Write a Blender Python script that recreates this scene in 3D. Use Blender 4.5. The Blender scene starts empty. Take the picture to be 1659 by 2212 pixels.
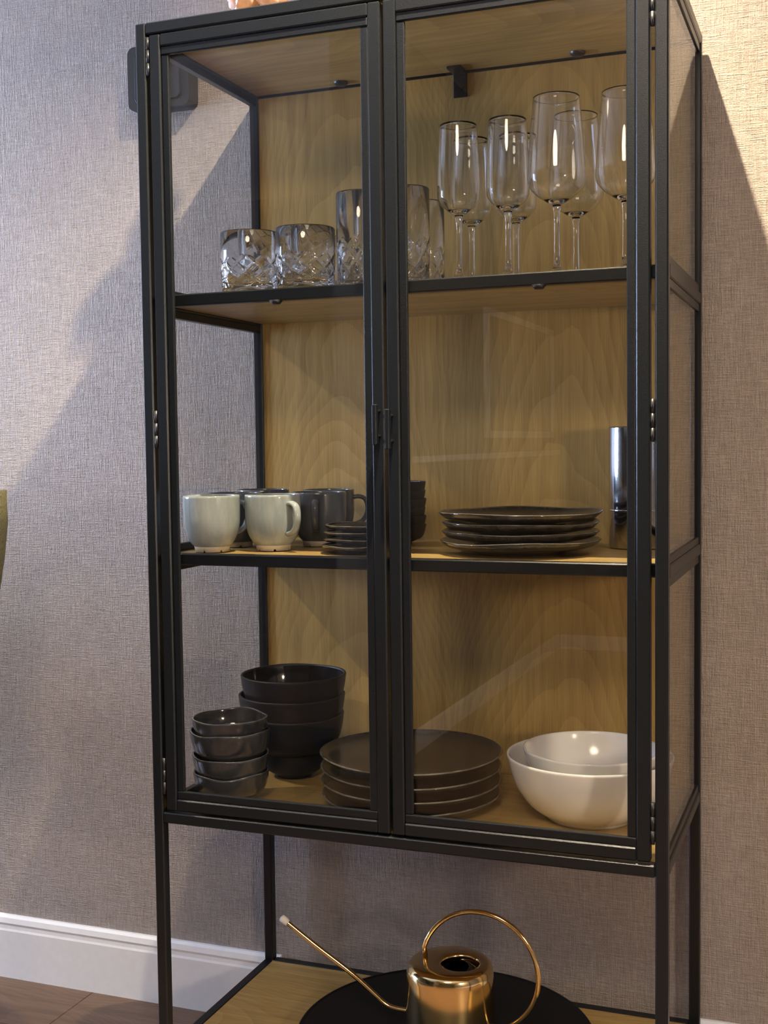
import bpy, bmesh, math, random
from mathutils import Vector, Matrix
random.seed(7)
sc = bpy.context.scene
C = sc.collection
PI = math.pi

# ------------------------------------------------------------------ camera
cam_d = bpy.data.cameras.new('camera')
cam = bpy.data.objects.new('camera', cam_d); C.objects.link(cam); sc.camera = cam
cam_d.sensor_fit = 'HORIZONTAL'; cam_d.sensor_width = 36.0
cam_d.lens = 2639.774 / 1659 * 36.0
cam_d.clip_start = 0.02
FW = Vector((-0.3547746, 0.9332383, -0.0565805)); RT = Vector((0.9349158, 0.3546425, -0.0126970)); UP = Vector((-0.0082165, 0.0574026, 0.9983173))
cam.matrix_world = Matrix(((RT.x, UP.x, -FW.x, 1.02265), (RT.y, UP.y, -FW.y, -1.64671), (RT.z, UP.z, -FW.z, 1.10484), (0, 0, 0, 1)))

# ------------------------------------------------------------------ world, exposure
world = bpy.data.worlds.new('sky'); sc.world = world; world.use_nodes = True
bg = world.node_tree.nodes['Background']
bg.inputs[0].default_value = (0.48, 0.64, 1.0, 1); bg.inputs[1].default_value = 92.0
sc.view_settings.view_transform = 'Standard'; sc.view_settings.look = 'None'
sc.view_settings.exposure = 0.0; sc.view_settings.gamma = 1.0
sc.view_settings.use_curve_mapping = False
sc.cycles.max_bounces = 14; sc.cycles.transmission_bounces = 12; sc.cycles.transparent_max_bounces = 24
sc.cycles.diffuse_bounces = 4; sc.cycles.glossy_bounces = 6
sc.cycles.sample_clamp_indirect = 6.0; sc.cycles.blur_glossy = 0.6

WALL_Y = 0.416; CEIL = 2.5
XL, XR, YF = -3.4, 2.6, -4.7
WIN = dict(y0=-0.72, y1=0.27, z0=0.08, z1=2.2)
WARM = (1.0, 0.84, 0.59)
# (x, y, watts, cone degrees): ceiling spots; the first hangs in front of the cabinet, the rest are added fill
SPOTS = [(0.575, -0.24, 430, 125), (2.0, -0.24, 20, 120), (-1.5, -0.45, 160, 150), (-1.9, -3.2, 10, 150)]
FILL_LAMP = (0.95, -2.35, 42, 0.38)          # added fill lamp, flush on the ceiling: x, y, watts, radius
# window light enters here: a portal that guides the sky's light through the opening
pl = bpy.data.lights.new('window_portal', 'AREA'); pl.shape = 'RECTANGLE'; pl.size = WIN['y1'] - WIN['y0']; pl.size_y = WIN['z1'] - WIN['z0']
pl.cycles.is_portal = True
po = bpy.data.objects.new('window_portal', pl); C.objects.link(po)
po.location = (XL - 0.10, (WIN['y0'] + WIN['y1']) / 2, (WIN['z0'] + WIN['z1']) / 2)
po.rotation_euler = Vector((-1, 0, 0)).to_track_quat('Z', 'Y').to_euler()

# ------------------------------------------------------------------ materials
def nt(name):
    m = bpy.data.materials.new(name); m.use_nodes = True
    n = m.node_tree; b = n.nodes['Principled BSDF']
    return m, n, b
def N(n, kind, **kw):
    x = n.nodes.new(kind)
    for k, v in kw.items():
        if k in x.inputs.keys() if isinstance(k, str) else False: x.inputs[k].default_value = v
        else: setattr(x, k, v)
    return x
def S(node, **kw):
    for k, v in kw.items(): node.inputs[k.replace('_', ' ')].default_value = v
    return node
def math_n(n, op, a, b=None, c=None):
    x = n.nodes.new('ShaderNodeMath'); x.operation = op
    for i, v in enumerate((a, b, c)):
        if v is None: continue
        if hasattr(v, 'links') or hasattr(v, 'is_linked'): n.links.new(v, x.inputs[i])
        else: x.inputs[i].default_value = v
    return x.outputs[0]
def ramp(n, fac, stops):
    r = n.nodes.new('ShaderNodeValToRGB'); e = r.color_ramp.elements
    while len(e) < len(stops): e.new(0.5)
    for el, (p, c) in zip(e, stops): el.position = p; el.color = (*c, 1)
    n.links.new(fac, r.inputs[0]); return r.outputs[0]
def bump(n, b, h, strength, dist):
    x = n.nodes.new('ShaderNodeBump'); x.inputs['Strength'].default_value = strength; x.inputs['Distance'].default_value = dist
    n.links.new(h, x.inputs['Height']); n.links.new(x.outputs[0], b.inputs['Normal'])
def coords(n, scale, loc=(0, 0, 0), rnd=0.0):
    tc = n.nodes.new('ShaderNodeTexCoord'); mp = n.nodes.new('ShaderNodeMapping')
    mp.inputs['Scale'].default_value = scale; mp.inputs['Location'].default_value = loc
    src = tc.outputs['Object']
    if rnd:
        oi = n.nodes.new('ShaderNodeObjectInfo'); va = n.nodes.new('ShaderNodeVectorMath'); va.operation = 'SCALE'
        cx = n.nodes.new('ShaderNodeCombineXYZ')
        for i in range(3): n.links.new(oi.outputs['Random'], cx.inputs[i])
        n.links.new(cx.outputs[0], va.inputs[0]); va.inputs['Scale'].default_value = rnd
        ad = n.nodes.new('ShaderNodeVectorMath'); ad.operation = 'ADD'
        n.links.new(src, ad.inputs[0]); n.links.new(va.outputs[0], ad.inputs[1]); src = ad.outputs[0]
    n.links.new(src, mp.inputs['Vector']); return mp.outputs[0]
def noise(n, vec, scale=1.0, detail=3.0, rough=0.5):
    x = n.nodes.new('ShaderNodeTexNoise'); x.inputs['Scale'].default_value = scale
    x.inputs['Detail'].default_value = detail; x.inputs['Roughness'].default_value = rough
    n.links.new(vec, x.inputs['Vector']); return x.outputs['Fac']
def plain(name, col, rough=0.5, metal=0.0, spec=0.5, speck=0.0, scale=300, bmp=0.0, coat=0.0):
    m, n, b = nt(name)
    b.inputs['Roughness'].default_value = rough; b.inputs['Metallic'].default_value = metal
    b.inputs['Specular IOR Level'].default_value = spec; b.inputs['Coat Weight'].default_value = coat
    b.inputs['Coat Roughness'].default_value = 0.06
    nz = noise(n, coords(n, (1, 1, 1)), scale, 2)
    lo = tuple(c * (1 - speck) for c in col); hi = tuple(min(1, c * (1 + speck)) for c in col)
    n.links.new(ramp(n, nz, [(0.3, lo), (0.7, hi)]), b.inputs['Base Color'])
    if bmp: bump(n, b, nz, bmp, 0.0006)
    return m
def wallpaper():
    m, n, b = nt('linen_wallpaper'); b.inputs['Roughness'].default_value = 0.62; b.inputs['Specular IOR Level'].default_value = 0.35
    a = noise(n, coords(n, (34, 34, 520)), 1, 3, .55); c = noise(n, coords(n, (520, 520, 34), (3, 1, 7)), 1, 3, .55)
    f = noise(n, coords(n, (420, 420, 420)), 1, 2); g = noise(n, coords(n, (9, 9, 9)), 1, 3)
    h = math_n(n, 'ADD', a, c); h2 = math_n(n, 'MULTIPLY_ADD', f, 0.5, h); h3 = math_n(n, 'MULTIPLY_ADD', g, 0.25, h2)
    n.links.new(ramp(n, math_n(n, 'MULTIPLY', h3, 0.7272 * 0.5), [(0.34, (0.235, 0.196, 0.170)), (0.5, (0.335, 0.285, 0.250)), (0.62, (0.42, 0.362, 0.322))]), b.inputs['Base Color'])
    bump(n, b, h2, 1.0, 0.0026)
    return m
def oak(name, grain='z', tint=1.0, cath=True, dark=(0.232, 0.146, 0.046), light=(0.470, 0.320, 0.112), rough=0.42, rnd=0.0, off=0.0):
    m, n, b = nt(name); b.inputs['Roughness'].default_value = rough; b.inputs['Specular IOR Level'].default_value = 0.4
    v = coords(n, (1, 1, 1), rnd=rnd)
    sp = n.nodes.new('ShaderNodeSeparateXYZ'); n.links.new(v, sp.inputs[0])
    if grain == 'z': across, along, third = sp.outputs[0], sp.outputs[2], sp.outputs[1]
    else: across, along, third = sp.outputs[1], sp.outputs[0], sp.outputs[2]
    wob = noise(n, coords(n, (2.2, 2.2, 1.6) if grain == 'z' else (1.6, 2.2, 2.2), rnd=rnd), 1, 3, .5)
    wob2 = noise(n, coords(n, (30, 30, 7) if grain == 'z' else (7, 30, 30), rnd=rnd), 1, 2, .5)
    # leaf-matched veneer: arches stacked along the grain, mirrored every 0.24 m
    pp = math_n(n, 'PINGPONG', math_n(n, 'ADD', across, 0.18 + off), 0.185)
    ax = math_n(n, 'ADD', pp, math_n(n, 'MULTIPLY', math_n(n, 'SUBTRACT', wob, 0.5), 0.15))
    q = math_n(n, 'MULTIPLY', math_n(n, 'MULTIPLY', ax, ax), 9.5)
    ring = math_n(n, 'ADD', q, math_n(n, 'MULTIPLY', along, 0.42 if cath else 0.02))
    ring = math_n(n, 'ADD', ring, math_n(n, 'MULTIPLY', wob2, 0.012))
    ring = math_n(n, 'ADD', ring, math_n(n, 'MULTIPLY', wob, 0.30))
    fr = math_n(n, 'FRACT', math_n(n, 'MULTIPLY', ring, 30.0))
    pore = noise(n, coords(n, (700, 700, 14) if grain == 'z' else (14, 700, 700), rnd=rnd), 1, 2, .6)
    band = noise(n, coords(n, (60, 60, 2.0) if grain == 'z' else (2.0, 60, 60), rnd=rnd), 1, 3, .6)
    mix = math_n(n, 'ADD', math_n(n, 'MULTIPLY', fr, 0.12), math_n(n, 'ADD', math_n(n, 'MULTIPLY', pore, 0.46), math_n(n, 'MULTIPLY', band, 0.55)))
    d = tuple(c * tint for c in dark); l = tuple(c * tint for c in light)
    n.links.new(ramp(n, mix, [(0.30, d), (0.52, tuple((a + c) / 2 for a, c in zip(d, l))), (0.75, l)]), b.inputs['Base Color'])
    bump(n, b, pore, 0.15, 0.0004)
    return m
def pane_mat(name, tint=(0.985, 0.985, 0.98), f0=0.045):
    m = bpy.data.materials.new(name); m.use_nodes = True; n = m.node_tree; n.nodes.clear()
    o = n.nodes.new('ShaderNodeOutputMaterial'); t = n.nodes.new('ShaderNodeBsdfTransparent'); g = n.nodes.new('ShaderNodeBsdfGlossy')
    t.inputs[0].default_value = (*tint, 1); g.inputs['Roughness'].default_value = 0.0
    ge = n.nodes.new('ShaderNodeNewGeometry'); fn_ = n.nodes.new('ShaderNodeFresnel')      # the same reflectance from both sides of a sheet
    n.links.new(math_n(n, 'MULTIPLY_ADD', ge.outputs['Backfacing'], 1 / 1.5 - 1.5, 1.5), fn_.inputs['IOR']); f = fn_.outputs[0]
    mx = n.nodes.new('ShaderNodeMixShader'); n.links.new(f, mx.inputs[0]); n.links.new(t.outputs[0], mx.inputs[1]); n.links.new(g.outputs[0], mx.inputs[2])
    n.links.new(mx.outputs[0], o.inputs[0]); return m
def glass_mat(name, ior=1.5):
    m = bpy.data.materials.new(name); m.use_nodes = True; n = m.node_tree; n.nodes.clear()
    o = n.nodes.new('ShaderNodeOutputMaterial'); g = n.nodes.new('ShaderNodeBsdfGlass'); g.inputs['IOR'].default_value = ior; g.inputs['Roughness'].default_value = 0.0
    g.inputs[0].default_value = (0.99, 0.995, 1.0, 1)
    n.links.new(g.outputs[0], o.inputs[0]); return m
def emit(name, col, s):
    m = bpy.data.materials.new(name); m.use_nodes = True; n = m.node_tree; n.nodes.clear()
    o = n.nodes.new('ShaderNodeOutputMaterial'); e = n.nodes.new('ShaderNodeEmission'); e.inputs[0].default_value = (*col, 1); e.inputs[1].default_value = s
    n.links.new(e.outputs[0], o.inputs[0]); return m
def glaze(name, lo, hi, rough, streak=(40, 40, 9), spec=0.6, foot=None, foot_z=0.0):
    m, n, b = nt(name); b.inputs['Roughness'].default_value = rough; b.inputs['Specular IOR Level'].default_value = spec
    a = noise(n, coords(n, streak, rnd=3.0), 1, 4, .6); s = noise(n, coords(n, (250, 250, 250)), 1, 1)
    col = ramp(n, math_n(n, 'ADD', math_n(n, 'MULTIPLY', a, 0.92), math_n(n, 'MULTIPLY', s, 0.08)), [(0.35, lo), (0.65, hi)])
    n.links.new(col, b.inputs['Base Color']); return m

M = {}
M['paper'] = wallpaper()
M['black'] = plain('black_powder_coat', (0.0062, 0.0076, 0.0100), 0.33, 0.0, 0.36, 0.6, 800, 0.30)
M['oak_v'] = oak('oak_veneer_vertical', 'z')
M['oak_h'] = oak('oak_veneer_lengthwise', 'x', cath=True, off=0.05)
M['pane'] = pane_mat('clear_pane')
M['glass'] = glass_mat('drinking_glass')
M['white_paint'] = plain('white_trim_paint', (0.80, 0.82, 0.86), 0.30, 0, 0.5, 0.02, 60)
M['ceil'] = plain('ceiling_paint', (0.78, 0.76, 0.73), 0.8, 0, 0.2, 0.02, 60)
M['plaster'] = plain('beige_plaster', (0.125, 0.110, 0.096), 0.75, 0, 0.2, 0.04, 40)
M['dado'] = plain('taupe_dado_paint', (0.13, 0.115, 0.10), 0.6, 0, 0.3, 0.04, 40)
M['floor'] = oak('walnut_plank', 'x', cath=False, dark=(0.080, 0.044, 0.026), light=(0.215, 0.130, 0.080), rough=0.36, rnd=9.0)
M['joint'] = plain('dark_joint', (0.03, 0.02, 0.015), 0.8)
M['mug'] = glaze('pale_grey_glaze', (0.27, 0.31, 0.305), (0.41, 0.45, 0.44), 0.14)
M['mug_shaded'] = glaze('shaded_grey_glaze', (0.055, 0.062, 0.072), (0.11, 0.12, 0.135), 0.16)  # mug glaze darkened to carry the shade at the back of the shelf
M['clay'] = glaze('bare_pale_clay', (0.50, 0.43, 0.33), (0.60, 0.53, 0.42), 0.6, spec=0.3)
M['plate'] = glaze('brown_black_glaze', (0.017, 0.014, 0.012), (0.042, 0.036, 0.030), 0.10, (60, 60, 30))
M['plate_top'] = glaze('charcoal_satin_glaze', (0.018, 0.017, 0.016), (0.032, 0.030, 0.028), 0.26, (90, 90, 30))
M['bowl_grey'] = glaze('graphite_glaze', (0.020, 0.021, 0.025), (0.048, 0.050, 0.056), 0.09, (25, 25, 20))
M['bowl_black'] = plain('matt_black_stoneware', (0.011, 0.012, 0.017), 0.5, 0, 0.4, 0.25, 500, 0.2)
M['bowl_inside'] = plain('gloss_black_glaze', (0.012, 0.012, 0.014), 0.08, 0, 0.6, 0.1)
M['china'] = glaze('white_china', (0.80, 0.79, 0.76), (0.86, 0.85, 0.82), 0.13, (20, 20, 20))
M['steel'] = plain('brushed_steel', (0.62, 0.63, 0.65), 0.13, 1.0, 0.5, 0.03, 200)
M['brass'] = plain('polished_brass', (0.80, 0.60, 0.29), 0.13, 1.0, 0.5, 0.03, 30)
M['cap'] = plain('white_silicone', (0.75, 0.74, 0.72), 0.5, 0, 0.4, 0.03)
M['tray'] = plain('black_lacquer', (0.006, 0.006, 0.006), 0.5, 0, 0.25, 0.2, 200)
M['plastic'] = plain('black_plastic', (0.012, 0.012, 0.014), 0.38, 0, 0.5, 0.2, 500)
M['olive'] = plain('olive_bouclé', (0.088, 0.080, 0.042), 0.9, 0, 0.2, 0.5, 260, 1.0)
M['pink'] = plain('pink_shell', (0.66, 0.44, 0.38), 0.45, 0, 0.4, 0.25, 40)
M['lens'] = emit('lamp_lens', (1.0, 0.86, 0.64), 18.0)
M['globe'] = emit('fill_globe', (1.0, 0.80, 0.60), 165.0)  # glow of the added floor lamp
M['lens_soft'] = emit('fill_lamp_diffuser', (1.0, 0.86, 0.68), 3.0)  # glow of the added ceiling lamp
M['rim'] = glaze('thin_rim_glaze', (0.075, 0.066, 0.055), (0.16, 0.145, 0.12), 0.10)
M['rim_grey'] = glaze('thin_grey_rim_glaze', (0.12, 0.12, 0.12), (0.22, 0.22, 0.215), 0.10)
M['dark_wood'] = oak('dark_table_wood', 'x', cath=False, dark=(0.05, 0.03, 0.018), light=(0.12, 0.075, 0.045))

# ------------------------------------------------------------------ builders
def add_box(bm, x0, x1, y0, y1, z0, z1, bev=0.0, seg=1):
    vs = [bm.verts.new((x, y, z)) for z in (z0, z1) for y in (y0, y1) for x in (x0, x1)]
    fs = [bm.faces.new([vs[i] for i in q]) for q in ((0, 2, 3, 1), (4, 5, 7, 6), (0, 1, 5, 4), (2, 6, 7, 3), (0, 4, 6, 2), (1, 3, 7, 5))]
    if bev:
        es = {e for f in fs for e in f.edges}
        bmesh.ops.bevel(bm, geom=list(es), offset=bev, segments=seg, affect='EDGES', profile=0.5)
def soft(bm):
    for f in bm.faces: f.smooth = f.calc_area() < 2e-5
    return bm
def box(*a, **k):
    bm = bmesh.new(); add_box(bm, *a, **k); return bm
def boxes(lst, bev=0.0):
    bm = bmesh.new()
    for a in lst: add_box(bm, *a, bev=bev)
    return bm
def add_tube(bm, pts, r, seg=12, cap=True):
    pts = [Vector(p) for p in pts]; rings = []; n = len(pts)
    rr = r if isinstance(r, (list, tuple)) else [r] * n
    t0 = (pts[1] - pts[0]).normalized(); ref = Vector((0, 0, 1)) if abs(t0.z) < 0.9 else Vector((0, 1, 0))
    u = t0.cross(ref).normalized()
    for i, p in enumerate(pts):
        t = (pts[min(i + 1, n - 1)] - pts[max(i - 1, 0)]).normalized()
        u = (u - t * u.dot(t)).normalized(); v = t.cross(u)
        rings.append([bm.verts.new(p + (u * math.cos(2 * PI * k / seg) + v * math.sin(2 * PI * k / seg)) * rr[i]) for k in range(seg)])
    for a, b in zip(rings, rings[1:]):
        for k in range(seg):
            f = bm.faces.new((a[k], a[(k + 1) % seg], b[(k + 1) % seg], b[k])); f.smooth = True
    if cap: bm.faces.new(rings[0][::-1]); bm.faces.new(rings[-1])
def tube(pts, r, seg=12):
    bm = bmesh.new(); add_tube(bm, pts, r, seg); bmesh.ops.recalc_face_normals(bm, faces=bm.faces); return bm
def lathe(prof, seg=48, fn=None, smooth=True, cx=0.0, cy=0.0, rim=()):
    """revolve (r, z) points; fn(theta, i, r, z) -> (r, z) bends the ring; r == 0 closes with one vertex"""
    bm = bmesh.new(); rings = []
    for i, (r, z) in enumerate(prof):
        if r < 1e-6: rings.append([bm.verts.new((cx, cy, z))]); continue
        ring = []
        for k in range(seg):
            t = 2 * PI * k / seg; rr, zz = fn(t, i, r, z) if fn else (r, z)
            ring.append(bm.verts.new((cx + rr * math.cos(t), cy + rr * math.sin(t), zz)))
        rings.append(ring)
    for ri, (a, b) in enumerate(zip(rings, rings[1:])):
        for k in range(seg):
            k2 = (k + 1) % seg
            if len(a) == 1 and len(b) == 1: break
            if len(a) == 1: f = bm.faces.new((a[0], b[k2], b[k]))
            elif len(b) == 1: f = bm.faces.new((a[k], a[k2], b[0]))
            else: f = bm.faces.new((a[k], a[k2], b[k2], b[k]))
            f.smooth = smooth
            if ri in rim: f.material_index = 1
    bmesh.ops.recalc_face_normals(bm, faces=bm.faces); return bm
def smooth_prof(pts, n=6):
    out = []
    P = [pts[0]] + list(pts) + [pts[-1]]
    for i in range(1, len(P) - 2):
        for k in range(n):
            t = k / n; a, b, c, d = P[i - 1], P[i], P[i + 1], P[i + 2]
            q = [0.5 * ((2 * b[j]) + (-a[j] + c[j]) * t + (2 * a[j] - 5 * b[j] + 4 * c[j] - d[j]) * t * t + (-a[j] + 3 * b[j] - 3 * c[j] + d[j]) * t ** 3) for j in (0, 1)]
            out.append((max(q[0], 0.0), q[1]))
    out.append(pts[-1]); return out
def obj(name, bm, mat, parent=None, loc=(0, 0, 0), rz=0.0):
    me = bpy.data.meshes.new(name)
    if isinstance(bm, bmesh.types.BMesh):
        bm.to_mesh(me); bm.free()
    else: me = bm
    if mat is not None and not me.materials: me.materials.append(M[mat] if isinstance(mat, str) else mat)
    o = bpy.data.objects.new(name, me); C.objects.link(o)
    o.location = loc; o.rotation_euler = (0, 0, rz)
    if parent: o.parent = parent
    return o
def rimmed(o, mat):
    o.data.materials.append(M[mat]); return o
def tag(o, label=None, cat=None, group=None, kind=None):
    if label: o['label'] = label
    if cat: o['category'] = cat
    if group: o['group'] = group
    if kind: o['kind'] = kind
    return o
def thing(name, label, cat, loc=(0, 0, 0), rz=0.0, group=None):
    o = bpy.data.objects.new(name, None); C.objects.link(o); o.empty_display_size = 0.05
    o.location = loc; o.rotation_euler = (0, 0, rz); return tag(o, label, cat, group)
def dup(root, loc, rz=0.0, label=None):
    r = root.copy(); C.objects.link(r); r.location = loc; r.rotation_euler = (0, 0, rz)
    if label: r['label'] = label
    for ch in list(root.children):
        c = ch.copy(); C.objects.link(c); c.parent = r
        for g in list(ch.children):
            d = g.copy(); C.objects.link(d); d.parent = c
    return r
def struct(name, bm, mat, parent=None, label=None):
    o = obj(name, bm, mat, parent)
    if parent is None: o['kind'] = 'structure'
    if label: o['label'] = label
    return o

# ------------------------------------------------------------------ the room
struct('wall_back', box(XL - 0.1, XR + 0.1, WALL_Y, WALL_Y + 0.1, -0.05, CEIL), 'paper')
struct('wall_right', box(XR, XR + 0.1, YF, WALL_Y, -0.05, CEIL), 'plaster')
struct('wall_front', box(XL - 0.1, XR + 0.1, YF - 0.1, YF, -0.05, CEIL), 'plaster')
w = WIN
struct('wall_left', boxes([(XL - 0.2, XL, YF, w['y0'], -0.05, CEIL), (XL - 0.2, XL, w['y1'], WALL_Y, -0.05, CEIL),
                           (XL - 0.2, XL, w['y0'], w['y1'], -0.05, w['z0']), (XL - 0.2, XL, w['y0'], w['y1'], w['z1'], CEIL)]), 'plaster')
struct('ceiling', box(XL - 0.2, XR + 0.1, YF - 0.1, WALL_Y + 0.1, CEIL, CEIL + 0.1), 'ceil')
# half-height-panelled partition that the right door's glass reflects
part = struct('wall_partition', box(-0.54, -0.42, YF, -2.0, 0, CEIL), 'plaster')
struct('trim_1', box(-0.42, -0.408, YF, -2.0, 0.12, 1.03), 'dado')
struct('trim_2', box(-0.42, -0.398, YF, -2.0, 1.03, 1.055, bev=0.004), 'white_paint')
# window
win = bpy.data.objects.new('window_1', None); C.objects.link(win); win['kind'] = 'structure'; win.location = (XL - 0.08, w['y0'], w['z0'])
Wd, Hg = w['y1'] - w['y0'], w['z1'] - w['z0']
obj('window_frame', boxes([(-.03, .03, 0, Wd, 0, .06), (-.03, .03, 0, Wd, Hg - .06, Hg), (-.03, .03, 0, .06, .06, Hg - .06), (-.03, .03, Wd - .06, Wd, .06, Hg - .06), (-.03, .03, Wd / 2 - .035, Wd / 2 + .035, .06, Hg - .06)]), 'white_paint', win)
for s in (0, 1):
    y0 = .06 if s == 0 else Wd / 2 + .035
    obj('pane', box(-.004, .004, y0, y0 + Wd / 2 - .095, .06, Hg - .06), 'pane', win)
obj('window_sill', box(-.1, .14, -.03, Wd + .03, -.03, 0, bev=.004), 'white_paint', win)
# floor of planks
fl = struct('floor', box(XL - 0.1, XR + 0.1, YF - 0.1, WALL_Y + 0.1, -0.06, -0.012), 'joint')
PW, PLN = 0.185, 1.5
pm = None; row = 0; y = WALL_Y - 0.002
while y > YF:
    x = XL - (0.0, 0.95, 0.4, 1.2, 0.65)[row % 5]
    while x < XR:
        if pm is None:
            b = box(0, PLN - 0.0012, -PW + 0.0012, 0, -0.012, 0.0, bev=0.0008)
            o = obj('plank', b, 'floor', fl); pm = o.data
        else: o = obj('plank', pm, None, fl)
        o.location = (x, y, 0); x += PLN
    y -= PW; row += 1
# skirting
def skirting(name, p0, p1, nrm, h=0.136, t=0.016):
    prof = [(0, 0), (t, 0), (t, h - 0.030), (t - 0.002, h - 0.026), (t - 0.003, h - 0.019), (t - 0.001, h - 0.014), (t - 0.004, h - 0.004), (t - 0.010, h), (0, h)]
    bm = bmesh.new(); a = Vector(p0); b = Vector(p1); nv = Vector(nrm)
    r0 = [bm.verts.new(a + nv * q[0] + Vector((0, 0, q[1]))) for q in prof]; r1 = [bm.verts.new(b + nv * q[0] + Vector((0, 0, q[1]))) for q in prof]
    for k in range(len(prof)):
        bm.faces.new((r0[k], r0[(k + 1) % len(prof)], r1[(k + 1) % len(prof)], r1[k]))
    bm.faces.new(r0[::-1]); bm.faces.new(r1); bmesh.ops.recalc_face_normals(bm, faces=bm.faces)
    return struct(name, bm, 'white_paint')
skirting('baseboard_back', (XL, WALL_Y, 0), (0.018, WALL_Y, 0), (0, -1, 0), h=0.130)
skirting('baseboard_back_right', (0.782, WALL_Y, 0), (XR, WALL_Y, 0), (0, -1, 0), h=0.130)
skirting('baseboard_partition', (-0.42, YF, 0), (-0.42, -2.0, 0), (1, 0, 0), h=0.075)
skirting('baseboard_front', (-0.4, YF, 0), (XR, YF, 0), (0, 1, 0), h=0.075)
skirting('baseboard_right', (XR, YF, 0), (XR, WALL_Y, 0), (-1, 0, 0), h=0.11)
skirting('baseboard_left', (XL, YF, 0), (XL, WALL_Y, 0), (1, 0, 0), h=0.11)

# ceiling spots: ring, lens and the light itself
where = ['in front of the display cabinet', 'added as fill near the right wall', 'added over the dining table to warm the left wall', 'added as fill in the left corner behind the partition']
ring_me = lens_me = None
for i, (x, y, wt, cone) in enumerate(SPOTS):
    t = thing('ceiling_spot', 'recessed round warm ceiling spot ' + where[i], 'ceiling light', (x, y, CEIL), group='recessed ceiling spots')
    if ring_me is None:
        a = obj('ring', lathe([(.034, -.001), (.034, -.006), (.045, -.006), (.048, -.001)], 32), 'white_paint', t); ring_me = a.data
        b = obj('lens', lathe([(.0, -.002), (.033, -.002)], 32), 'lens', t); lens_me = b.data
    else:
        obj('ring', ring_me, None, t); obj('lens', lens_me, None, t)
    ld = bpy.data.lights.new('spot_light', 'SPOT'); ld.energy = wt; ld.color = WARM; ld.spot_size = math.radians(cone); ld.spot_blend = 1.0; ld.shadow_soft_size = 0.013
    lo = bpy.data.objects.new('spot_light', ld); C.objects.link(lo); lo.parent = t; lo.location = (0, 0, -0.03)

t = thing('fill_ceiling_lamp', 'added flush round white fill lamp on the ceiling in the middle of the room', 'ceiling light', (FILL_LAMP[0], FILL_LAMP[1], CEIL))  # added for soft warm fill over the whole wall
obj('lamp_body', lathe([(FILL_LAMP[3] + .02, 0), (FILL_LAMP[3] + .02, -.045), (FILL_LAMP[3] + .004, -.05), (FILL_LAMP[3], -.040)], 48), 'white_paint', t)
obj('diffuser', lathe([(0, -.036), (FILL_LAMP[3], -.036)], 48), 'lens_soft', t)
ld = bpy.data.lights.new('fill_lamp_light', 'AREA'); ld.shape = 'DISK'; ld.size = 2 * FILL_LAMP[3]; ld.energy = FILL_LAMP[2]; ld.color = (1.0, 0.82, 0.63)
lo = bpy.data.objects.new('fill_lamp_light', ld); C.objects.link(lo); lo.parent = t; lo.location = (0, 0, -0.052)

# ------------------------------------------------------------------ the cabinet
T = 0.0174; W = 0.80; D = 0.396; H = 1.7467
ZB = 0.5106; S1 = 1.339; S2 = 0.935; ZBASE = 0.135; FLOOR_Z = 0.528
cab = thing('display_cabinet', 'black steel display cabinet with two glass doors, oak back and open base', 'cabinet')
B = 0.0019
for x0 in (0, W - T):
    for y0 in (0, D - T):
        p = obj('post', box(x0, x0 + T, y0, y0 + T, 0.006, H, bev=B), 'black', cab)
        obj('foot', lathe([(0, 0), (.008, 0), (.008, .006), (0, .006)], 16, cx=x0 + T / 2, cy=y0 + T / 2), 'plastic', p)
def rail(x0, x1, y0, y1, z0, z1): return obj('rail', box(x0, x1, y0, y1, z0, z1, bev=B), 'black', cab)
for z0, z1 in ((H - T, H), (ZB, ZB + T), (ZBASE - T, ZBASE)):
    rail(T, W - T, 0, T, z0, z1); rail(T, W - T, D - T, D, z0, z1)
    rail(0, T, T, D - T, z0, z1); rail(W - T, W, T, D - T, z0, z1)
for z in (S1, S2):
    rail(0, T, T, D - T, z - 0.0185, z); rail(W - T, W, T, D - T, z - 0.0185, z)
BACK_Y = 0.383
obj('back_panel', box(T, W - T, BACK_Y, BACK_Y + 0.006, ZB + T, H - T), 'oak_v', cab)
obj('top_panel', box(T - .003, W - T + .003, T - .003, D - T + .003, H - 0.0135, H - 0.0015), 'oak_h', cab)
obj('bottom_panel', box(T - .003, W - T + .003, T - .003, D - T + .003, FLOOR_Z - 0.013, FLOOR_Z), 'oak_h', cab)
obj('base_shelf', box(T - .003, W - T + .003, T - .003, D - T + .003, ZBASE - 0.013, ZBASE - 0.0015), 'oak_h', cab)
SY = 0.030
for z in (S1, S2):
    s = obj('shelf', box(T + .001, W - T - .001, SY + T - .002, BACK_Y - .001, z - 0.0150, z - 0.0010), 'oak_h', cab)
    obj('shelf_edge', box(T + .0005, W - T - .0005, SY, SY + T, z - 0.0183, z, bev=B), 'black', s)
    if z == S1:
        for x in (0.213, 0.618):
            bm = bmesh.new(); add_tube(bm, [(x, SY + .006, z - .0175), (x, SY + .006, z - .0235)], [.011, .006], 16); obj('door_stop', bm, 'plastic', s)
# side glazing, three bays a side, each pane between a lower and an upper glazing bead
bays = [(ZB + T, S2 - 0.0185), (S2, S1 - 0.0185), (S1, H - T)]
for side in (0, 1):
    xa = 0.0 if side == 0 else W - T
    for z0, z1 in bays:
        g = obj('side_glass', box(xa + .0095, xa + .0125, T, D - T, z0, z1), 'pane', cab)
        for a, b in ((z0, z0 + .0115), (z1 - .0125, z1)):
            obj('glazing_bead', box(xa + .0025, xa + .0150, T, D - T, a, b, bev=.0008), 'black', g)
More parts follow.
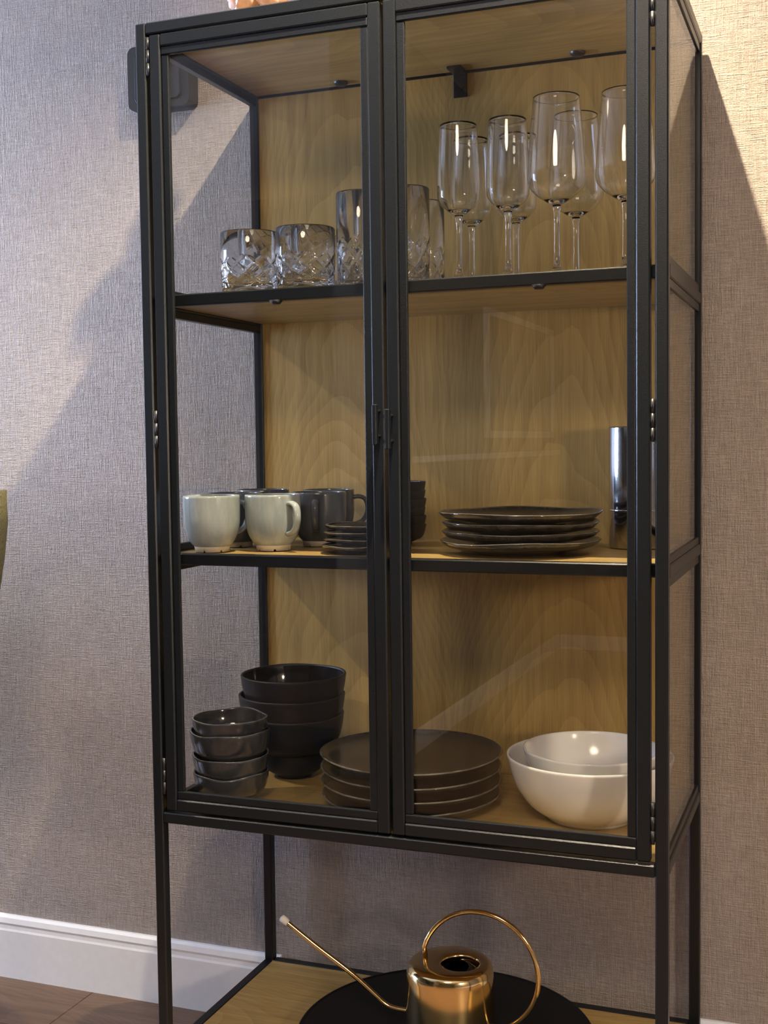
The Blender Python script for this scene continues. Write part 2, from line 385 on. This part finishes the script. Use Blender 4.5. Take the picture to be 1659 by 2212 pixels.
# doors
def door(x0, x1, hinge_side):
    z0, z1 = 0.5315, 1.7275; f = 0.0187; y1 = 0.0165
    d = obj('door', boxes([(x0, x0 + f, 0, y1, z0, z1), (x1 - f, x1, 0, y1, z0, z1), (x0 + f, x1 - f, 0, y1, z0, z0 + f), (x0 + f, x1 - f, 0, y1, z1 - f, z1)], bev=B), 'black', cab)
    xi0, xi1, zi0, zi1 = x0 + f, x1 - f, z0 + f, z1 - f; bw = 0.0128; yb0, yb1 = 0.0035, 0.0095
    for a in ((xi0 + .0004, xi0 + bw, yb0, yb1, zi0 + bw + .0002, zi1 - bw - .0002), (xi1 - bw, xi1 - .0004, yb0, yb1, zi0 + bw + .0002, zi1 - bw - .0002),
              (xi0 + .0004, xi1 - .0004, yb0 - .0012, yb1, zi0 + .0004, zi0 + bw), (xi0 + .0004, xi1 - .0004, yb0 - .0012, yb1, zi1 - bw, zi1 - .0004)):
        obj('glazing_bead', box(*a, bev=.0016, seg=2), 'black', d)
    obj('glass_pane', box(xi0, xi1, .0100, .0135, zi0, zi1), 'pane', d)
    # slim bar pull on two pegs
    hx = 0.3878 if hinge_side == 'l' else 0.4072; zc = 1.131 if hinge_side == 'l' else 1.124
    bm = bmesh.new(); add_box(bm, hx, hx + .0066, -.0215, -.0125, zc - .0285, zc + .0285, bev=.0009)
    for dz in (-.017, .019): add_tube(bm, [(hx + .0033, -.014, zc + dz), (hx + .0033, .001, zc + dz)], .0024, 10)
    obj('handle', bm, 'black', d)
    px = 0.0204 if hinge_side == 'l' else 0.7794
    for zc in (1.696 if hinge_side == 'l' else 1.672, 1.130, 0.5855):
        bm = bmesh.new(); n = 3
        for k in range(n):
            a = zc - .029 + k * .058 / n
            add_tube(bm, [(px, .0025, a + .0004), (px, .0025, a + .058 / n - .0004)], .0028, 10)
        add_box(bm, px - .0035, px + .0035, .006, .012, zc - .026, zc + .026)
        obj('hinge', bm, 'plastic', d)
    return d
door(0.0236, 0.3986, 'l'); door(0.4034, 0.7762, 'r')
# little metal fittings under the top
bm = boxes([(.3885, .4125, BACK_Y - .003, BACK_Y, 1.690, 1.732)], bev=.0006)
add_box(bm, .3885, .4125, BACK_Y - .040, BACK_Y - .002, 1.7285, 1.7325)
add_tube(bm, [(.4005, BACK_Y - .006, 1.706), (.4005, BACK_Y - .002, 1.706)], .005, 12)
obj('wall_bracket', bm, 'plastic', cab)
for x in (.190, .607):
    obj('screw_cap', lathe([(0, 1.7272), (.009, 1.7280), (.0125, 1.7305), (.0130, 1.7340)], 20, cx=x, cy=.358), 'plastic', cab)

# ------------------------------------------------------------------ glasses on the top shelf
def cut(t, z, n, cell):
    u = t * n / (2 * PI); v = z / cell
    a = abs(((u + v) % 1) - .5) * 2; b = abs(((u - v) % 1) - .5) * 2
    return max(0, 1 - (1 - a) * 0 - min(1 - a, 1 - b) * 6.5)     # 1 in the groove, 0 on the flats
def tumbler_mesh(R, h, cut_h, n=10):
    rows = 30; base = .010
    prof = [(0, .0012), (R * .80, .0008), (R * .90, .0016), (R * .955, .006)]
    k0 = len(prof)
    for k in range(rows + 1): prof.append((R * (.965 + .035 * k / rows), .008 + (cut_h - .008) * k / rows))
    k1 = len(prof)
    prof += [(R, cut_h + .002), (R, h - .002), (R - .0008, h), (R - .0018, h - .0008), (R - .0022, cut_h), (R - .0045, cut_h * .55), (R - .0065, base + .006), (R * .70, base + .001), (0, base)]
    cell = (cut_h - .008) / 2.0
    def fn(t, i, r, z):
        if k0 <= i < k1:
            e = min(1, (i - k0) / 2, (k1 - 1 - i) / 2)
            return r - .0032 * cut(t, z - .008, n, cell) * e, z
        return r, z
    bm = lathe(prof, 120, fn)
    return bm
SH1 = S1 + 0.0003
low = thing('whisky_tumbler', 'short diamond-cut tumbler at the left front of the top shelf', 'tumbler', (0.142, 0.092, SH1), group='cut glass tumblers on the top shelf')
obj('cut_glass', tumbler_mesh(.0465, .0955, .056), 'glass', low)
for loc, rz, lab in (((0.238, 0.090, SH1), .17, 'short diamond-cut tumbler at the front beside the tall tumblers'),
                     ((0.121, 0.193, SH1), .4, 'short diamond-cut tumbler directly behind the leftmost front tumbler'),
                     ((0.219, 0.190, SH1), .25, 'short diamond-cut tumbler in the second row next to the tall tumblers')):
    dup(low, loc, rz, lab)
tall = thing('highball_tumbler', 'tall diamond-cut tumbler left of the door gap, front row', 'tumbler', (0.3155, 0.125, SH1), group='cut glass tumblers on the top shelf')
obj('cut_glass', tumbler_mesh(.0370, .149, .078, 9), 'glass', tall)
for loc, rz, lab in (((0.391, 0.122, SH1), .2, 'tall diamond-cut tumbler just right of the door gap, front row'),
                     ((0.303, 0.225, SH1), .5, 'tall diamond-cut tumbler left of the door gap, behind the front tall one'),
                     ((0.378, 0.235, SH1), .3, 'tall diamond-cut tumbler right of the door gap, behind the front tall one')):
    dup(tall, loc, rz, lab)
def stem_glass(bowl, foot_r, stem_h, wall=.0011):
    """bowl: outer (r, z) from the stem upwards"""
    out = [(0, 0), (foot_r - .001, 0), (foot_r, .0012), (foot_r * .6, .0030), (.010, .0060), (.0050, .014), (.0042, .030), (.0040, stem_h * .6), (.0042, stem_h - .014), (.0056, stem_h - .004)]
    bo = smooth_prof([(.0062, stem_h)] + bowl, 5)
    inn = [(max(r - wall, 0), z + .0006) for r, z in bo[::-1] if z > stem_h + .006 and r > .010]
    zi = inn[-1][1]
    return out + bo + [(bowl[-1][0] - wall * .5, bowl[-1][1] + .0006)] + inn[1:] + [(inn[-1][0] * .5, zi - .002), (0, zi - .0028)]
SP = stem_glass([(.0125, .1005), (.0235, .1085), (.0300, .1180), (.0312, .1280), (.0312, .1500), (.0298, .185), (.0272, .226)], .034, .096)
fl1 = thing('champagne_flute', 'slim stemmed champagne glass, leftmost of the front stemware', 'champagne glass', (0.4865, 0.088, SH1), group='stemware on the top shelf')
obj('flute_glass', lathe(SP, 40), 'glass', fl1)
for loc, lab in (((0.5610, 0.086, SH1), 'slim stemmed champagne glass in front, next to the large wine glass'),
                 ((0.4785, 0.180, SH1), 'slim stemmed champagne glass behind the leftmost front one'),
                 ((0.5480, 0.182, SH1), 'slim stemmed champagne glass behind the one next to the wine glass')):
    dup(fl1, loc, 0, lab)
WP = stem_glass([(.0150, .1050), (.0290, .1145), (.0390, .1260), (.0418, .1380), (.0410, .1560), (.0384, .190), (.0355, .222), (.0332, .250)], .039, .100)
wg = thing('wine_glass', 'large stemmed wine glass in front, centre of the right door', 'wine glass', (0.632, 0.088, SH1), group='stemware on the top shelf')
obj('wine_bowl', lathe(WP, 44), 'glass', wg)
dup(wg, (0.637, 0.196, SH1), 0, 'large stemmed wine glass behind the front wine glass')
dup(wg, (0.7275, 0.098, SH1), 0, 'large stemmed wine glass half hidden by the right door stile')

# ------------------------------------------------------------------ mugs, dishes and flask on the middle shelf
SH2 = S2 + 0.0003
def mug(name, label, loc, ang, mat, R=.0452, h=.0895):
    t = thing(name, label, 'mug', loc, ang, group='stoneware mugs on the middle shelf')
    o = smooth_prof([(.0285, .0085), (.0345, .0150), (.0410, .0280), (R - .0006, .046), (R, .066), (R, h - .0015)], 5)
    i = smooth_prof([(R - .0034, h - .0015), (R - .0036, .060), (R - .0060, .035), (.0280, .016), (0, .0135)], 4)
    obj('cup', lathe([(0, .0085)] + o + [(R - .0010, h), (R - .0026, h)] + i, 56), mat, t)
    # bare foot ring with its drain notches
    def notch(tt, k, r, z): return (r, z + (.0030 if (z < .001 and abs(((tt / (2 * PI) * 6) % 1) - .5) < .045) else 0))
    obj('foot_ring', lathe([(.0245, .0040), (.0245, 0), (.0275, 0), (.0278, .0060), (.0290, .0100), (.0180, .0100)], 144, notch), 'clay', t)
    pts = [(R - .003, 0, .0745), (R + .008, 0, .0765), (R + .0185, 0, .0720), (R + .0230, 0, .0600), (R + .0215, 0, .0460), (R + .0130, 0, .0330), (R - .0030, 0, .0270)]
    P = [Vector(p) for p in pts]; sm = []
    for k in range(len(P) - 1):
        a, b, c, d = P[max(k - 1, 0)], P[k], P[k + 1], P[min(k + 2, len(P) - 1)]
        for q in range(5):
            u = q / 5; sm.append(0.5 * ((2 * b) + (-a + c) * u + (2 * a - 5 * b + 4 * c - d) * u * u + (-a + 3 * b - 3 * c + d) * u ** 3))
    sm.append(P[-1]); bm = bmesh.new(); add_tube(bm, sm, .0040, 12)
    for v in bm.verts: v.co.y *= 1.5
    obj('handle', bm, mat, t); return t
mug('mug', 'pale grey glazed mug at the front left end of the middle shelf', (0.0735, 0.076, SH2), math.radians(60), 'mug')
mug('mug', 'pale grey glazed mug with its handle to the front right', (0.1595, 0.122, SH2), math.radians(-30), 'mug')
mug('mug', 'grey mug coloured dark for shade, directly behind the leftmost pale mug', (0.0655, 0.172, SH2), math.radians(45), 'mug_shaded')
mug('mug', 'grey mug coloured dark for shade, at the very back left of the middle shelf', (0.070, 0.268, SH2), math.radians(50), 'mug_shaded', h=.0915)
mug('mug', 'grey mug coloured dark for shade, handle facing forward behind the second pale mug', (0.198, 0.218, SH2), math.radians(-72), 'mug_shaded')
mug('mug', 'grey mug coloured dark for shade, at the back with handle pointing right', (0.172, 0.318, SH2), math.radians(26), 'mug_shaded')
def dish_mesh(R, h, foot, lip, seed, seg=72, wav=.0012, thick=.0035, flat=.62):
    rnd = random.Random(seed); ph = [rnd.uniform(0, 6.28) for _ in range(4)]; am = [rnd.uniform(.4, 1) for _ in range(4)]
    o = [(0, .0012), (foot - .004, .0012), (foot - .003, 0), (foot, 0), (foot + .002, .0025)] + smooth_prof([(foot + .004, .0030), (R * (flat + .16), .0045 + h * .12), (R * .93, h * .55), (R, h - thick * .3)], 4)
    i = smooth_prof([(R - thick * .75, h), (R * .90, h * .60 + thick * .3), (R * (flat + .10), thick + .003), (R * flat * .7, thick + .0015)], 4) + [(0, thick + .0015)]
    def fn(t, k, r, z):
        f = max(0, (r / R - .55) / .45); w = sum(a * math.sin((j + 2) * t + p) for j, (a, p) in enumerate(zip(am, ph)))
        return r * (1 + wav * 3.0 * f * w), z + wav * f * f * w
    k = len(o)
    return lathe(o + i, seg, fn, rim=(k - 1, k))
pos = ['bottom', 'second', 'third', 'top']
for k in range(4):     # saucers
    o = obj('saucer', dish_mesh(.0665 - .0018 * k, .0125, .034, 0, 20 + k, wav=.0006), 'plate', None, (0.3165 + .001 * (k % 2), 0.120, SH2 + .0105 * k), .7 * k)
    rimmed(o, 'rim'); tag(o, 'small dark brown saucer, %s of the stack beside the mugs' % (pos[k] if k in (0, 3) else pos[k] + ' from the bottom'), 'saucer', 'saucers stacked beside the mugs')
for k in range(4):     # side plates
    o = obj('side_plate', dish_mesh((.1225, .1200, .1200, .1245)[k], .0215, .070, 0, 40 + k, wav=.0009, seg=96), 'plate', None, (0.5555, 0.166, SH2 + (0, .0135, .0275, .0425)[k]), 1.1 * k)
    rimmed(o, 'rim'); tag(o, 'dark brown uneven-rimmed plate, %s in the stack under the wine glasses' % (pos[k] if k in (0, 3) else pos[k] + ' from bottom'), 'plate', 'plates stacked on the middle shelf')
def bowl_mesh(R, h, foot, seed, wav=0.0, thick=.0035, seg=72, straight=.55, foot_h=.004):
    rnd = random.Random(seed); ph = [rnd.uniform(0, 6.28) for _ in range(4)]; am = [rnd.uniform(.4, 1) for _ in range(4)]
    o = [(0, .0015), (foot - .004, .0015), (foot - .003, 0), (foot, 0), (foot + .0005, foot_h)] + smooth_prof([(foot + .001, foot_h), (foot + (R - foot) * .60, foot_h + h * .17), (R * .90, h * .42), (R * .965, h * .68), (R, h - .0015)], 5)
    i = [(R - .0008, h), (R - thick + .0006, h)] + smooth_prof([(R - thick, h - .002), (R * .965 - thick, h * .66), (R * .89 - thick, h * .41), (foot + (R - foot) * .45, foot_h + thick + h * .12), (foot * .5, foot_h + thick)], 4) + [(0, foot_h + thick)]
    def fn(t, k, r, z):
        f = max(0, (z / h - .35) / .65); w = sum(a * math.sin((j + 2) * t + p) for j, (a, p) in enumerate(zip(am, ph)))
        return r * (1 + wav * 6 * f * w), z + wav * f * f * w
    k = len(o)
    return lathe(o + i, seg, fn, rim=(k,))
for k in range(6):     # small dark dessert bowls behind the door stiles
    o = obj('dessert_bowl', bowl_mesh(.0505 - .0004 * (k % 3), .034, .026, 60 + k), 'bowl_black', None, (0.316 + .001 * (k % 2), 0.268, SH2 + .0142 * k))
    n_ = ['bottom', 'second from bottom', 'third from bottom', 'third from top', 'second from top', 'top'][k]
    rimmed(o, 'bowl_black'); tag(o, 'small black dessert bowl, %s of the stack behind the saucers' % n_, 'bowl', 'dessert bowls stacked behind the saucers')
fk = thing('steel_flask', 'polished steel cylinder flask at the right end of the middle shelf', 'flask', (0.7115, 0.292, SH2))
obj('flask_body', lathe([(0, 0), (.0415, 0), (.0425, .001), (.0425, .058)] + [(.0430, .060), (.0430, .188), (.0424, .190), (.0412, .190), (.0408, .188), (.0400, .012), (0, .012)], 64), 'steel', fk)
obj('seam_band', lathe([(.0428, .0575), (.0434, .0582), (.0434, .0602), (.0428, .0609)], 64), 'steel', fk)

# ------------------------------------------------------------------ bowls and plates on the cabinet floor
FZ = FLOOR_Z + 0.0003
z = FZ; spec = [(.0615, .0485, .026, 0.0), (.0620, .0480, .026, .0285), (.0655, .0560, .027, .0605), (.0620, .0480, .026, .0885)]
for k, (R, h, f, dz) in enumerate(spec):
    o = obj('rice_bowl', bowl_mesh(R, h, f, 80 + k, wav=.0011), 'bowl_grey', None, (0.0875, 0.098, FZ + dz), .9 * k + .3)
    rimmed(o, 'rim_grey'); tag(o, 'small graphite glazed bowl with wavy rim, %s of the front left stack' % (pos[k] if k in (0, 3) else pos[k] + ' from bottom'), 'bowl', 'small grey bowls stacked at the front left')
o = rimmed(obj('small_bowl', bowl_mesh(.0560, .0470, .030, 90, wav=.0003, thick=.005), 'bowl_black', None, (0.1235, 0.262, FZ)), 'bowl_black')
tag(o, 'small matt black bowl at the bottom under the wide soup bowls', 'bowl')
for k in range(3):
    t = thing('soup_bowl', 'wide matt black soup bowl, %s of the three at the back left' % ('lowest', 'middle', 'topmost')[k], 'bowl', (0.1235 + (-.001, -.002, .0015)[k], 0.262, FZ + .0360 + .0345 * k), .5 * k, group='black soup bowls stacked at the back left')
    R = (.0890, .0925, .0915)[k]
    rimmed(obj('outer_bowl', bowl_mesh(R, .0745, .040, 91 + k, wav=.0003, thick=.0045), 'bowl_black', t), 'bowl_black')
    obj('inner_glaze', lathe(smooth_prof([(R - .0050, .0718), (R * .965 - .0052, .0485), (R * .885 - .0054, .0305), (.052, .0185), (.02, .0122)], 4) + [(0, .0118)], 64), 'bowl_inside', t)
def coupe(R, seed):
    rnd = random.Random(seed); p1, p2 = rnd.uniform(0, 6.28), rnd.uniform(0, 6.28)
    o = [(0, .0015), (.091, .0015), (.092, 0), (.096, 0), (.098, .0028)] + smooth_prof([(.100, .0032), (R * .82, .0055), (R * .94, .0105), (R, .0185)], 4)
    i = smooth_prof([(R - .0028, .0198), (R * .945, .0158), (R * .87, .0118), (R * .70, .0100)], 4) + [(0, .0096)]
    return lathe(o + i, 112, lambda t, k, r, z: (r * (1 + .004 * max(0, r / R - .6) * math.sin(3 * t + p1)), z + .0010 * max(0, r / R - .6) / .4 * math.sin(2 * t + p2)), rim=(len(o) - 1,))
for k in range(4):
    R = (.1435, .1445, .1455, .1465)[k]
    t = thing('dinner_plate', 'large charcoal dinner plate, %s of the stack behind the door gap' % (pos[k] if k in (0, 3) else pos[k] + ' from bottom'), 'plate', (0.371, 0.176, FZ + (0, .0210, .0425, .0650)[k]), .8 * k, group='dinner plates stacked on the cabinet floor')
    rimmed(obj('plate_body', coupe(R, 110 + k), 'plate_top', t), 'rim')
t = thing('serving_bowl', 'large white china serving bowl at the right of the cabinet floor', 'bowl', (0.6570, 0.186, FZ), group='white china bowls')
obj('bowl_body', lathe([(0, .003), (.056, .003), (.058, 0), (.064, 0), (.067, .004)] + smooth_prof([(.068, .005), (.092, .022), (.111, .048), (.121, .074), (.1262, .0955)], 6) + [(.1260, .0985), (.1245, .0990), (.1230, .0975)] + smooth_prof([(.1222, .0950), (.1165, .073), (.106, .048), (.087, .025), (.055, .011)], 5) + [(0, .0105)], 88), 'china', t)
t = thing('salad_bowl', 'smaller white china bowl nested inside the large serving bowl', 'bowl', (0.6605, 0.185, FZ + .0245), group='white china bowls')
obj('bowl_body', lathe([(0, .002), (.040, .002), (.042, 0), (.048, 0), (.050, .003)] + smooth_prof([(.051, .004), (.074, .022), (.090, .045), (.099, .066), (.1042, .0820)], 6) + [(.1040, .0848), (.1025, .0852), (.1012, .0838)] + smooth_prof([(.1005, .0820), (.0955, .066), (.085, .044), (.068, .024), (.040, .009)], 5) + [(0, .0085)], 80), 'china', t)

# ------------------------------------------------------------------ tray and watering can on the base shelf
TR, TX, TY = .2390, .4245, .1722
o = obj('round_tray', lathe([(0, 0), (TR - .012, 0), (TR - .004, .006), (TR, .0225), (TR, .0245), (TR - .0012, .0255), (TR - .0035, .0255), (TR - .0045, .0240), (TR - .007, .0238), (0, .0238)], 128), 'tray', None, (TX, TY, ZBASE + .0002))
tag(o, 'large round black tray lying on the oak base shelf', 'tray')
can = thing('watering_can', 'gold metal watering can with long spout and ring handle on the tray', 'watering can', (0.4348, 0.170, ZBASE + .0242))
CZ = .1182
ox = .0172
# body: tapered wall, rounded shoulder, flat top with an off-centre round filling hole
bm = bmesh.new(); seg = 72
prof = [(.0705, 0), (.0712, .002), (.0712, .004), (.0705, .060), (.0694, CZ - .020), (.0692, CZ - .014), (.0672, CZ - .006), (.0635, CZ - .0018), (.0590, CZ)]
rings = [[bm.verts.new((r * math.cos(2 * PI * k / seg), r * math.sin(2 * PI * k / seg), z)) for k in range(seg)] for r, z in prof]
for r, z in ((.0345, CZ + .0004), (.0312, CZ - .0004), (.0305, CZ - .004), (.0305, CZ - .010)):
    rings.append([bm.verts.new((ox + r * math.cos(2 * PI * k / seg), r * math.sin(2 * PI * k / seg), z)) for k in range(seg)])
for a, b in zip(rings, rings[1:]):
    for k in range(seg):
        f = bm.faces.new((a[k], a[(k + 1) % seg], b[(k + 1) % seg], b[k])); f.smooth = True
bm.faces.new(rings[0][::-1])
obj('can_body', bm, 'brass', can)
obj('can_inside', lathe([(.0302, CZ - .008), (.062, CZ - .016), (.066, .004), (0, .003)], 48, cx=0), 'bowl_inside', can)
def spline(pts, n=8):
    P = [Vector(p) for p in pts]; sm = []
    for k in range(len(P) - 1):
        a, b, c, d = P[max(k - 1, 0)], P[k], P[k + 1], P[min(k + 2, len(P) - 1)]
        for q in range(n):
            u = q / n; sm.append(0.5 * ((2 * b) + (-a + c) * u + (2 * a - 5 * b + 4 * c - d) * u * u + (-a + 3 * b - 3 * c + d) * u ** 3))
    sm.append(P[-1]); return sm
# positions below are in the plane y = 0 of the can, x and z relative to its base
bx, bz = 0.4348, ZBASE + .0242
sp = [(-.066, .0475), (-.0780, .0478), (-.0930, .0500), (-.1060, .0545), (-.1180, .0625), (-.160, .0955), (-.220, .1255), (-.2945, .1645)]
def toZ(x, zz): return zz
pts = [(0.3600, .1850), (0.3430, .1853), (0.3290, .1878), (0.3170, .1940), (0.3060, .2025), (0.2640, .2330), (0.2000, .2710), (0.1470, .3045)]
obj('spout', tube(spline([(x - bx, 0, zz - bz) for x, zz in pts]), .0041, 14), 'brass', can)
dx = Vector((0.1470 - .2000, 0, .3045 - .2710)).normalized()
tip = Vector((0.1470 - bx, 0, .3045 - bz))
obj('spout_cap', tube([tip - dx * .004, tip + dx * .002, tip + dx * .008, tip + dx * .0105, tip + dx * .0115], [.0052, .0062, .0064, .0052, .0025], 16), 'cap', can)
# ring handle: from the top plate up, round and back to the wall
hc = Vector((0.4835, 0, 0.2680)); hr = .0955
hp = []
for k in range(33):
    a = math.radians(163) - math.radians(163 + 68) * k / 32
    hp.append((hc.x + hr * math.cos(a) - bx, 0, hc.z + hr * math.sin(a) - bz))
hp = [(0.3935 - bx, 0, CZ - .001)] + hp + [(0.5065 - bx, 0, .1815 - bz), (0.4985 - bx, 0, .1845 - bz)]
obj('handle', tube(hp, .0040, 14), 'brass', can)

# ------------------------------------------------------------------ on top of the cabinet, on the wall, and beside it
vase = thing('flower_vase', 'low clear glass vase of pink dried flower heads on top of the cabinet', 'vase', (0.160, 0.105, H + .0004))
obj('vase_glass', lathe([(0, 0), (.040, 0), (.0435, .004), (.0450, .070), (.0445, .072), (.0430, .072), (.0425, .070), (.0410, .007), (0, .006)], 48), 'pane', vase)
for k, (x, y, z, r) in enumerate(((-.022, -.012, .054, .026), (.024, -.006, .050, .024), (-.052, .006, .100, .028), (-.010, .012, .118, .030), (.034, .008, .108, .026), (-.066, .0, .150, .022), (-.022, .006, .176, .026), (.020, .012, .164, .024), (-.012, .004, .222, .020))):
    bm = lathe([(0, -r)] + [(r * math.sin(PI * q / 10), -r * math.cos(PI * q / 10)) for q in range(1, 10)] + [(0, r)], 22, lambda t, i, a, b, k=k: (a * (1 + .17 * math.cos(5 * t + b * 190 + k) + .08 * math.cos(9 * t - b * 300)), b))
    for v in bm.verts: v.co += Vector((x, y, z))
    hd = obj('flower_head', bm, 'pink', vase)
    obj('stem', tube([(x * .25, y * .25, .007), (x * .5, y * .5, z * .5), (x, y, z - r * .6)], .0014, 6), 'olive', vase)
wb = thing('wall_speaker', 'square black plastic wall box mounted behind the cabinet at upper left', 'wall box', (-0.189, WALL_Y, 1.735))
def rbox(w_, h_, y0, y1, r, n=6, taper=0.0):
    bm = bmesh.new(); lo, hi = [], []
    for sx, sz, a0 in ((1, 1, 0), (-1, 1, 90), (-1, -1, 180), (1, -1, 270)):
        for k in range(n + 1):
            a = math.radians(a0 + 90 * k / n); x = sx * (w_ / 2 - r) + r * math.cos(a); z = sz * (h_ / 2 - r) + r * math.sin(a)
            lo.append(bm.verts.new((x * (1 - taper), y0, z * (1 - taper)))); hi.append(bm.verts.new((x, y1, z)))
    m_ = len(lo)
    for k in range(m_): bm.faces.new((lo[k], lo[(k + 1) % m_], hi[(k + 1) % m_], hi[k]))
    bm.faces.new(lo); bm.faces.new(hi[::-1]); bmesh.ops.recalc_face_normals(bm, faces=bm.faces); return bm
b = rbox(.130, .118, -.036, -.0005, .014)
for v in b.verts: v.co.z += .059
obj('housing', b, 'plastic', wb)
b = rbox(.098, .090, -.0395, -.036, .010, taper=.03)
for v in b.verts: v.co.z += .059
obj('front_plate', b, 'plastic', wb)
b = bmesh.new(); ringp = []
for sx, sz, a0 in ((1, 1, 0), (-1, 1, 90), (-1, -1, 180), (1, -1, 270)):
    for k in range(5):
        a = math.radians(a0 + 22.5 * k); ringp.append((sx * .041 + .008 * math.cos(a), -.0362, .059 + sz * .037 + .008 * math.sin(a)))
add_tube(b, ringp + [ringp[0]], .0012, 6, cap=False); obj('trim_ring', b, 'black', wb)

ch = thing('dining_chair', 'olive fabric dining chair with black legs at the left edge', 'chair', (-0.648, -0.020, 0), group='olive dining chairs')
def shell(x_of, z0, z1, y0, y1, th, nu=16, nv=10, r=.07):
    bm = bmesh.new(); F, Bk = [], []
    for j in range(nv + 1):
        z = z0 + (z1 - z0) * j / nv; rowF, rowB = [], []
        e = 1 - max(0, (j / nv - .55) / .45) ** 2.4 * .30 - max(0, (.3 - j / nv) / .3) ** 2 * .12
        for i in range(nu + 1):
            y = (y0 + y1) / 2 + (y1 - y0) / 2 * e * (2 * i / nu - 1); x = x_of((y - (y0 + y1) / 2) / ((y1 - y0) / 2), z)
            ed = 1 - (abs(2 * i / nu - 1) ** 6) * .5; eb = 1 - (abs(2 * j / nv - 1) ** 6) * .5; tt = th * ed * eb
            rowF.append(bm.verts.new((x - tt / 2, y, z))); rowB.append(bm.verts.new((x + tt / 2, y, z)))
        F.append(rowF); Bk.append(rowB)
    for j in range(nv):
        for i in range(nu):
            a = bm.faces.new((F[j][i], F[j][i + 1], F[j + 1][i + 1], F[j + 1][i])); c = bm.faces.new((Bk[j][i], Bk[j + 1][i], Bk[j + 1][i + 1], Bk[j][i + 1])); a.smooth = c.smooth = True
    bd = [(F, Bk)]
    for i in range(nu):
        for j in (0, nv):
            f = bm.faces.new((F[j][i], Bk[j][i], Bk[j][i + 1], F[j][i + 1])); f.smooth = True
    for j in range(nv):
        for i in (0, nu):
            f = bm.faces.new((F[j][i], F[j + 1][i], Bk[j + 1][i], Bk[j][i])); f.smooth = True
    bmesh.ops.recalc_face_normals(bm, faces=bm.faces); return bm
obj('backrest', shell(lambda u, z: .165 + .130 * max(0, (z - .45)) / .6 - .10 * u * u + .028 * math.sin((z - .45) * 3.0), .43, 1.03, -.23, .23, .055), 'olive', ch)
obj('back_frame', tube([(.288 - .10 * (u * u), .215 * u, .700) for u in [q / 8 - 1 for q in range(17)]], .0125, 12), 'black', ch)
b = box(-.27, .165, -.215, .215, .40, .475, bev=.028, seg=3); obj('seat', b, 'olive', ch)
for sx in (-1, 1):
    for sy in (-1, 1):
        obj('leg', tube([(sx * .15 - .05, sy * .16, .402), (sx * .175 - .05, sy * .185, 0.0)], [.013, .009], 12), 'black', ch)
dup(ch, (-1.45, -0.03, 0), math.radians(90), 'added unseen olive dining chair with its back to the wall, nearer the cabinet')  # unseen chair added to keep window light off the lower wall
dup(ch, (-2.15, -0.03, 0), math.radians(90), 'added unseen olive dining chair with its back to the wall, nearer the window')  # second unseen chair, added for the same shadow
tb = thing('added_dining_table', 'added unseen dark wood dining table left of the cabinet by the window', 'table', (-1.95, -0.95, 0.0125))  # unseen table added to shade the lower wall from the window
obj('table_top', box(-.75, .75, -.48, .48, .715, .75, bev=.006), 'dark_wood', tb)
for sx in (-1, 1):
    for sy in (-1, 1):
        obj('leg', box(sx * .66 - .03, sx * .66 + .03, sy * .40 - .03, sy * .40 + .03, 0, .715, bev=.003), 'black', tb)
pf = thing('picture_frame', 'white framed print on the partition wall opposite the cabinet', 'picture', (-0.42, -3.95, 1.12))
obj('frame', boxes([(0, .02, -.62, .62, 0, .03), (0, .02, -.62, .62, .52, .55), (0, .02, -.62, -.59, .03, .52), (0, .02, .59, .62, .03, .52)]), 'white_paint', pf)
obj('print', box(0.001, .008, -.59, .59, .03, .52), 'dado', pf)

lp = thing('fill_floor_lamp', 'added unseen fill lamp, a glowing opal globe on a brass stand, right of the photographer', 'floor lamp', (2.20, -1.45, 0))  # unseen lamp added to light the wall beneath the cabinet
obj('base', lathe([(0, 0), (.14, 0), (.14, .015), (.02, .022), (0, .022)], 40), 'brass', lp)
obj('pole', tube([(0, 0, .02), (0, 0, 1.12)], .010, 14), 'brass', lp)
obj('globe', lathe([(0, 1.10)] + [(.10 * math.sin(PI * q / 20), 1.20 - .10 * math.cos(PI * q / 20)) for q in range(1, 20)] + [(0, 1.30)], 32), 'globe', lp)

added_rug = obj('rug', boxes([(-3.0, -0.55, -2.6, -0.35, 0.0, 0.012)], bev=.004), plain('charcoal_wool', (0.028, 0.027, 0.028), 0.95, 0, 0.1, 0.5, 400, 1.0))  # unseen rug added to darken what the left door reflects
tag(added_rug, 'added unseen charcoal rug under the dining table', 'rug')
